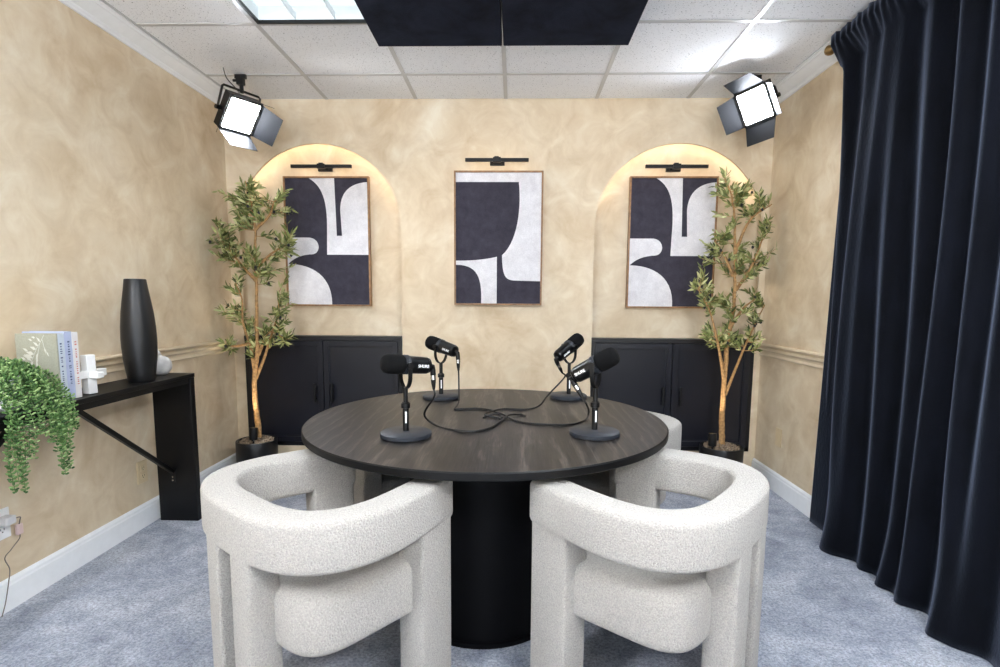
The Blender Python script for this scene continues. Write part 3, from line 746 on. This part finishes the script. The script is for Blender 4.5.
# ------------------------------------------------------------------ video light panels with barn doors
def video_light(ctr, n, right, clampx, label, doors, face):
    n = Vector(n).normalized(); r = Vector(right); r = (r-n*r.dot(n)).normalized(); u = n.cross(r)
    if u.z < 0: u = -u; r = -r
    c = Vector(ctr); F = Matrix((( r.x,u.x,n.x,c.x),(r.y,u.y,n.y,c.y),(r.z,u.z,n.z,c.z),(0,0,0,1)))
    t = thing('video_light', label, 'video light', (clampx[0], clampx[1], ZC), 0, 'video lights hung from the ceiling')
    hb = lambda: (lambda q_: (setattr(q_, 'X', F), q_)[1])(B())
    S = .103
    b = hb(); b.box((0,0,-.028), (2*S,2*S,.05)); 
    for k in range(9): b.box((-.08+.02*k,0,-.058), (.006,.16,.012))
    hs = obj('housing', b, BLACK, t, bevel=.004, world=True)
    b = hb(); w = .013
    for (x, y, a, d) in ((0,S-w/2,2*S,w),(0,-S+w/2,2*S,w),(S-w/2,0,w,2*S-2*w),(-S+w/2,0,w,2*S-2*w)): b.box((x,y,.002), (a,d,.012))
    b.cur = 1
    for k in range(16):
        q_ = -.085+.17*k/15
        for s in (-1, 1): b.box((q_, s*(S-.006), .0085), (.004,.006,.002)); b.box((s*(S-.006), q_, .0085), (.006,.004,.002))
    obj('bezel', b, [BLACK, CHROME], hs, world=True)
    b = hb(); b.box((0,0,.0), (2*S-2*w,2*S-2*w,.006)); obj('lamp_face', b, face, hs, world=True)
    for (side, open_, L) in doors:
        # hinge axis along edge; plate flares outwards by open_ from the normal
        b = hb(); wd0, wd1 = S*.95, S*.86; a = radians(open_)
        ax = {'r': Vector((1,0,0)), 'l': Vector((-1,0,0)), 't': Vector((0,1,0)), 'b': Vector((0,-1,0))}[side]
        tv = Vector((-ax.y, ax.x, 0)); h0 = ax*(S+.004)+Vector((0,0,.008)); dv = ax*sin(a)+Vector((0,0,cos(a))); nv = ax*cos(a)-Vector((0,0,sin(a)))
        P = [h0-tv*wd0, h0+tv*wd0, h0+dv*L+tv*wd1, h0+dv*L-tv*wd1]
        b.add([p-nv*.001 for p in P]+[p+nv*.001 for p in P], [(0,1,2,3),(7,6,5,4),(0,4,5,1),(1,5,6,2),(2,6,7,3),(3,7,4,0)])
        b.tube([h0-tv*wd0, h0+tv*wd0], .004, 8)
        obj('barn_door', b, DOORM, t, world=True)
    # yoke + clamp, hung from the ceiling grid
    b = B(); cl = Vector((clampx[0], clampx[1], 0)); hw = S+.022
    hp = [c+r*hw-n*.03, c-r*hw-n*.03]; topz = ZC-.095
    rh = Vector((r.x, r.y, 0)).normalized(); mid = Vector((cl.x, cl.y, topz))
    A = [mid+rh*hw, mid-rh*hw]
    A = [Vector((p.x, p.y, topz-.0)) for p in A]
    b.sweep([hp[0], A[0]+Vector((0,0,-.01)), A[0]-rh*.01, A[1]+rh*.01, A[1]+Vector((0,0,-.01)), hp[1]], rrect(.012,.012,.003,2), up=n)
    obj('yoke', b, BLACK, t, world=True)
    for k, p in enumerate(hp):
        b = B(); s = 1 if k == 0 else -1; b.tube([p-r*s*.024, p+r*s*.012], .012, 12); obj('tilt_knob', b, BLACK, t, world=True)
    b = B(); b.tube([(cl.x,cl.y,topz-.012),(cl.x,cl.y,topz+.035)], .012, 12); b.bb(cl.x-.024, cl.x+.016, cl.y-.016, cl.y+.016, topz+.035, ZC-.022); b.bb(cl.x-.036, cl.x+.03, cl.y-.011, cl.y+.011, ZC-.024, ZC-.0015); b.tube([(cl.x-.05,cl.y,ZC-.034),(cl.x-.02,cl.y,ZC-.034)], .008, 10)
    obj('clamp', b, BLACK, t, world=True)
    b = B(); e = c-n*.05+u*.05; b.tube(spline([e, e+Vector((-.0,0,.06)), Vector((A[1].x+.03,A[1].y,topz+.03)), Vector((A[1].x+.01,A[1].y,ZC-.004))]), .0028, 6); obj('power_cord', b, BLACK, t, world=True)
DOORM = plain('barn_door_black', (4,6,11), .5, 0, .3)
video_light((-1.600,3.235,2.296), (.675,-.36,-.644), (.481,.87,.017), (-1.668,3.40), 'square video light with barn doors hung from ceiling above the left olive tree',
            (('r', 38, .125), ('b', 10, .125), ('t', 19, .12), ('l', 34, .12)), LEDL)
video_light((1.430,3.420,2.409), (-.72,-.493,-.488), (.521,-.849,.088), (1.433,3.44), 'square video light with barn doors hung from ceiling above the right olive tree',
            (('r', 43, .12), ('b', 58, .115), ('t', 44, .115), ('l', 36, .11)), LED)
video_light((-1.55,-.42,2.27), (.40,.78,-.52), (.85,-.53,0), (-1.60,-.46), 'unseen square video light with barn doors added behind the camera on the console side',
            (('r', 40, .125), ('b', 60, .125), ('t', -4, .14), ('l', 50, .12)), LEDB)  # this light and the next are unseen, added to brighten the back wall
video_light((1.25,-.42,2.27), (-.36,.80,-.52), (.87,.49,0), (1.30,-.46), 'unseen square video light with barn doors added behind the camera on the curtain side',
            (('r', 50, .125), ('b', 60, .125), ('t', -4, .14), ('l', 40, .12)), LEDB)

# ------------------------------------------------------------------ olive trees
CAMP = Vector((0,0,1.246))
def wp(px, py, y):       # measured point of the photograph put at its depth in the room
    fw, rr, uu = CAM_AX; d = fw + rr*(px-500)/539.8 - uu*(py-360.45)/539.8
    return CAMP + d*(y/d.y)
_y, _p, _r = -.025688, .112808, .0066608
_f = Vector((sin(_y)*cos(_p), cos(_y)*cos(_p), -sin(_p))); _rt = Vector((cos(_y), -sin(_y), 0)); _u = _rt.cross(_f)
CAM_AX = (_f, _rt*cos(_r)+_u*sin(_r), -_rt*sin(_r)+_u*cos(_r))
def olive_tree(label, ctr, ph, pr, trunk, branches, clusters, seed, canpos, xlim):
    rnd = random.Random(seed); Y = ctr[1]
    t = thing('potted_olive_tree', label, 'potted tree', (ctr[0], ctr[1], 0), 0, 'artificial olive trees')
    b = B(); b.lathe([(0,0),(pr-.004,0),(pr,.004),(pr,ph-.004),(pr-.002,ph),(pr-.012,ph),(pr-.014,ph-.03),(0,ph-.03)], c=(ctr[0],ctr[1],0), seg=56); obj('planter', b, PLANTER, t, world=True, angle=50)
    b = B()
    for k in range(520):
        a = rnd.uniform(0, 2*pi); q_ = sqrt(rnd.random())*(pr-.026); z = ph-.022+.035*(1-(q_/pr)**2)+rnd.uniform(-.004,.008)
        p = Vector((ctr[0]+q_*cos(a), ctr[1]+q_*sin(a), z)); d = Vector((rnd.uniform(-1,1), rnd.uniform(-1,1), rnd.uniform(-.3,.6)))
        b.bead(p, d, rnd.uniform(.006,.014), rnd.uniform(.002,.005))
    b.lathe([(pr-.016,ph-.03),(pr*.6,ph-.016),(0,ph)], c=(ctr[0],ctr[1],0), seg=30)
    obj('moss', b, MOSS, t, world=True, angle=80)
    def lift(pts, dy0, dy1):
        n = len(pts); return [wp(x, y, Y+dy0+(dy1-dy0)*i/(n-1)) for i, (x, y) in enumerate(pts)]
    tr = spline(lift(trunk, 0, 0), 6); b = B(); n = len(tr)
    tr[0] = Vector((tr[0].x, tr[0].y, ph-.02))
    b.tube([p+Vector((rnd.uniform(-.002,.002), rnd.uniform(-.002,.002), 0)) for p in tr], [.017*(1-i/n)+.0035 for i in range(n)], 9)
    trk = obj('trunk', b, BARK, t, world=True, angle=80)
    allp = tr[n//3:]
    for bp in branches:
        dy = rnd.uniform(-.1,.1); P = spline(lift(bp, 0, dy), 6); m = len(P); b = B()
        b.tube(P, [.0095*(1-i/m)+.0025 for i in range(m)], 7); obj('branch', b, BARK, t, world=True, angle=80); allp = allp + P[m//4:]
    lb = B(); tw = B(); ols = []
    def leaf(p, d, L):
        d = d.normalized(); w = d.orthogonal(); w = (Matrix.Rotation(rnd.uniform(0, 2*pi), 3, d) @ w).normalized(); nn = d.cross(w)
        hw = L*.125; cz = nn*L*.04
        vs = [p, p+d*L*.3+w*hw+cz, p+d*L*.3-w*hw+cz, p+d*L*.65+w*hw*.9+cz, p+d*L*.65-w*hw*.9+cz, p+d*L-cz, p+d*L*.3, p+d*L*.65]
        lb.add(vs, [(0,1,6),(0,6,2),(1,3,7,6),(6,7,4,2),(3,5,7),(7,5,4)])
    for (cx, cy, rad, nt) in clusters:
        c0 = wp(cx, cy, Y)
        for k in range(nt):
            e = c0+Vector((rnd.gauss(0, rad*.42), rnd.gauss(0, .075), rnd.gauss(0, rad*.55)))
            e.x = min(max(e.x, xlim[0]), xlim[1]); e.y = min(e.y, 3.765)
            s = min(allp, key=lambda p: (p-e).length+max(0, p.z-e.z+.03)*1.5)
            if (s-e).length > .28: s = e+(s-e).normalized()*.28
            m_ = (s+e)/2+Vector((0,0,-.012)); P = spline([s, m_, e], 7)
            tw.tube(P[::2], [.0028,.0024,.002,.0018,.0016,.0014,.0012,.001][:len(P[::2])], 5)
            tn = (e-s).normalized(); N = rnd.randint(7, 9)
            for q_ in range(N):
                f_ = .35+.65*q_/(N-1); p = P[min(len(P)-1, int(f_*(len(P)-1)))]
                for sgn in (1, -1):
                    if rnd.random() < .12: continue
                    o_ = Matrix.Rotation(rnd.uniform(0, 2*pi), 3, tn) @ tn.orthogonal().normalized()
                    d = (tn*.75+o_*rnd.uniform(.5,.95)+Vector((0,0,.12))); L = rnd.uniform(.042,.068)
                    tip = p+d.normalized()*L
                    if tip.y > 3.80 or not (xlim[0]-.02 < tip.x < xlim[1]+.02): continue
                    leaf(p, d, L)
            if rnd.random() < .16: ols.append(e+Vector((rnd.uniform(-.02,.02),-.015,-.02)))
    obj('twigs', tw, BARK, t, world=True, angle=80); obj('foliage', lb, LEAF, t, world=True, angle=80)
    for q_ in ols: b = B(); b.bead(q_, (0,0,1), .012, .0095); obj('olive', b, OLIVE, t, world=True, angle=80)
    # small can uplight standing in the planter
    u = thing('uplight', 'small black can uplight in the planter of the %s olive tree' % ('left' if ctr[0] < 0 else 'right'), 'spotlight', canpos, 0, 'planter uplights')
    R = Matrix.Translation((0,0,.03)) @ Matrix.Rotation(radians(-8), 4, 'X')
    b = B(); b.X = R; b.lathe([(0,0),(.024,0),(.0265,.004),(.0265,.082),(.0235,.082),(.0235,.066),(0,.064)], seg=26); obj('can', b, BLACK, u, angle=40)
    b = B(); b.X = R; b.lathe([(0,.066),(.022,.067),(.022,.069),(0,.070)], seg=20); obj('lens', b, BULB, u)
    b = B(); b.tube([(0,0,-.012),(0,0,.034)], .006, 8); b.box((0,0,.03), (.012,.03,.012)); obj('stake', b, BLACK, u)
    return t
def zl(pts, ox, oy, s=2.15): return [(ox+x/s, oy+y/s) for x, y in pts]
LO, RO_ = (190,160), (680,160)
trL = zl([(147,575),(143,540),(139,500),(140,450),(145,410),(143,350),(143,280),(141,200),(139,130),(128,75),(118,45)], *LO)
brL = [zl(p, *LO) for p in ([(139,455),(130,400),(114,350),(112,300),(98,265)], [(142,470),(160,425),(172,385),(190,330),(188,290)], [(147,420),(170,370),(205,385)], [(142,260),(110,225),(75,180)], [(142,235),(170,205),(208,180)], [(140,150),(170,120),(180,90)], [(128,395),(100,400),(72,400)])]
clL = [(x, y, r, n) for (x, y), r, n in zip(zl([(120,60),(135,90),(180,95),(105,95),(160,130),(70,150),(80,190),(60,185),(205,170),(195,205),(140,215),(165,235),(110,210),(100,275),(75,315),(105,335),(120,365),(190,300),(195,335),(205,385),(165,370),(90,395),(130,400),(125,130)], *LO),
        [.08,.10,.09,.07,.08,.08,.09,.06,.08,.08,.09,.08,.08,.06,.05,.06,.07,.06,.07,.06,.07,.07,.06,.08], [7,9,8,6,6,8,8,5,8,7,9,6,6,4,4,5,6,6,7,6,6,6,4,6])]
trR = zl([(90,610),(90,560),(93,510),(99,430),(104,380),(114,330),(118,265),(118,180),(117,120),(110,75),(97,40)], *RO_)
brR = [zl(p, *RO_) for p in ([(97,505),(115,460),(140,400),(163,350),(182,312)], [(95,480),(88,430),(76,370),(62,320),(40,280)], [(120,280),(150,235),(170,190),(186,140)], [(114,250),(98,210),(76,175)], [(118,200),(150,130),(198,95)], [(108,360),(135,320),(160,300)])]
clR = [(x, y, r, n) for (x, y), r, n in zip(zl([(95,45),(110,75),(150,60),(195,95),(188,140),(150,115),(112,130),(75,170),(62,200),(175,190),(190,225),(140,195),(115,215),(35,262),(50,300),(72,300),(100,300),(150,300),(188,312),(182,350),(55,372),(85,390),(120,385),(152,385),(110,345),(150,245)], *RO_),
        [.06,.07,.07,.06,.06,.07,.08,.07,.06,.06,.06,.07,.08,.05,.06,.06,.07,.07,.06,.06,.06,.06,.07,.06,.07,.07], [5,6,6,5,5,6,6,6,5,5,5,6,7,4,5,6,6,5,5,5,5,6,6,5,6,4])]
olive_tree('artificial olive tree in black planter beside the console table end', (-1.770,3.60), .272, .134, trL, brL, clL, 11, (-1.752,3.515,.262), (XL+.05, -1.38))
olive_tree('artificial olive tree in black planter beside the curtain', (1.408,3.60), .272, .14, trR, brR, clR, 23, (1.318,3.52,.262), (1.1, 1.60))
for (x, y, z, tgt) in ((-1.752,3.51,.372,(-1.76,3.60,1.4)), (1.318,3.515,.372,(1.40,3.60,1.4))):
    ld = bpy.data.lights.new('uplight_lamp', 'SPOT'); ld.energy = 9; ld.color = (1,.84,.62); ld.spot_size = radians(62); ld.spot_blend = .6; ld.shadow_soft_size = .02
    lo = bpy.data.objects.new('uplight_lamp', ld); COL.objects.link(lo); lo.location = (x, y, z)
    lo.rotation_euler = (Vector(tgt)-Vector((x,y,z))).to_track_quat('-Z', 'Y').to_euler()

# ------------------------------------------------------------------ curtain
t = thing('velvet_curtain', 'floor-length dark navy velvet curtain on a rod along the right wall', 'curtain', (1.62, 1.6, 0))
rnd = random.Random(5)
CY1, CY0 = 2.925, .35; NS, NZ = 900, 56
# pleat centres with irregular spacing
cen = []; y = CY1-.05
while y > CY0: cen.append((y, rnd.uniform(.75,1.25), rnd.uniform(.42,.62), rnd.uniform(-.05,.05))); y -= rnd.uniform(.105,.18)
def cx(y, z):
    tz = z/2.57; v = 0
    for (c, a, w, dr) in cen:
        cc = c+dr*(1-tz)*.9+.014*sin(2.2*z+c*9); d = (y-cc)/(w*(.105 if y < cc else .15))
        if abs(d) < 3: v += a*math.exp(-abs(d)**2.0)
    rip = .004*sin(y*47+z*1.1)+.012*sin(y*7+z*2.0)
    x = 1.695 - .085*v/(1+.18*v) - rip
    if tz > .955: k = min(1, (tz-.955)/.02); x = x*(1-.9*k)+1.578*.9*k + .003*sin(y*150)*k
    x -= .035*max(0, (.35-z)/.35)**2*(.6+.4*sin(y*17))
    x += .05*max(0, (y-(CY1-.06))/.06)**2*(1 if tz < .93 else 0) + .10*(1-tz)*math.exp(-((y-CY1)/.10)**2)
    return min(x, XR-.044)
b = B(); vs = []; fs = []
for i in range(NS+1):
    s = i/NS; yb = CY1+(CY0-CY1)*s
    for j in range(NZ+1):
        z = 2.572*(j/NZ)
        if j == 0: z = .004
        flare = (1-j/NZ)
        yy = yb + .07*max(0, 1-s*12)*flare
        if j >= NZ-3: z += .006*sin(yb*70)*(1 if j == NZ else .5)
        vs.append((cx(yb, z), yy, min(z, ZC-.004)))
for i in range(NS):
    for j in range(NZ):
        a = i*(NZ+1)+j; fs.append((a, a+NZ+1, a+NZ+2, a+1))
b.add(vs, fs); o = obj('fabric', b, VELVET, t, world=True, angle=80)
md = o.modifiers.new('thick', 'SOLIDIFY'); md.thickness = .003
b = B(); b.tube([(1.612, CY1+.03, 2.532),(1.612, CY0-.05, 2.532)], .011, 14); obj('rod', b, BRASS, t, world=True)
b = B(); b.lathe([(0,0),(.012,.001),(.014,.006),(.010,.012),(.020,.02),(.026,.033),(.022,.047),(.010,.056),(0,.058)], c=(1.612,CY1+.028,2.532), seg=24, M=Matrix.Rotation(radians(-90), 3, 'X')); obj('finial', b, BRASS, t, world=True)
b = B()
for yy in (CY1-.05, CY0+.05): b.tube([(1.612,yy,2.518),(XR,yy,2.518)], .007, 8); b.box((XR-.004,yy,2.505), (.008,.03,.06))
obj('bracket', b, BRASS, t, world=True)

# ------------------------------------------------------------------ camera, world, colour
cam = bpy.data.cameras.new('camera'); cam.sensor_width = 36; cam.lens = 539.8/1000*36; cam.shift_y = .02695; cam.clip_start = .02
co = bpy.data.objects.new('camera', cam); COL.objects.link(co)
f_, r_, u_ = CAM_AX
co.matrix_world = Matrix(((r_.x,u_.x,-f_.x,CAMP.x),(r_.y,u_.y,-f_.y,CAMP.y),(r_.z,u_.z,-f_.z,CAMP.z),(0,0,0,1)))
SC.camera = co
w = bpy.data.worlds.new('world'); SC.world = w; w.use_nodes = True
nt = w.node_tree; bg = nt.nodes['Background']
tc = nt.nodes.new('ShaderNodeTexCoord'); sx = nt.nodes.new('ShaderNodeSeparateXYZ'); rp = nt.nodes.new('ShaderNodeValToRGB')   # dim above, bright below: glow added through the window to lift the ceiling
nt.links.new(tc.outputs['Generated'], sx.inputs[0]); mr = nt.nodes.new('ShaderNodeMapRange'); mr.inputs['From Min'].default_value = -1
nt.links.new(sx.outputs['Z'], mr.inputs['Value']); nt.links.new(mr.outputs['Result'], rp.inputs['Fac'])
rp.color_ramp.elements[0].position = .47; rp.color_ramp.elements[0].color = (.90,.96,1.04,1)
rp.color_ramp.elements[1].position = .50; rp.color_ramp.elements[1].color = (.13,.155,.18,1)
nt.links.new(rp.outputs['Color'], bg.inputs['Color']); bg.inputs['Strength'].default_value = 5.2
SC.view_settings.view_transform = 'Standard'; SC.view_settings.look = 'None'; SC.view_settings.gamma = 1; SC.view_settings.use_curve_mapping = False
SC.view_settings.exposure = .66
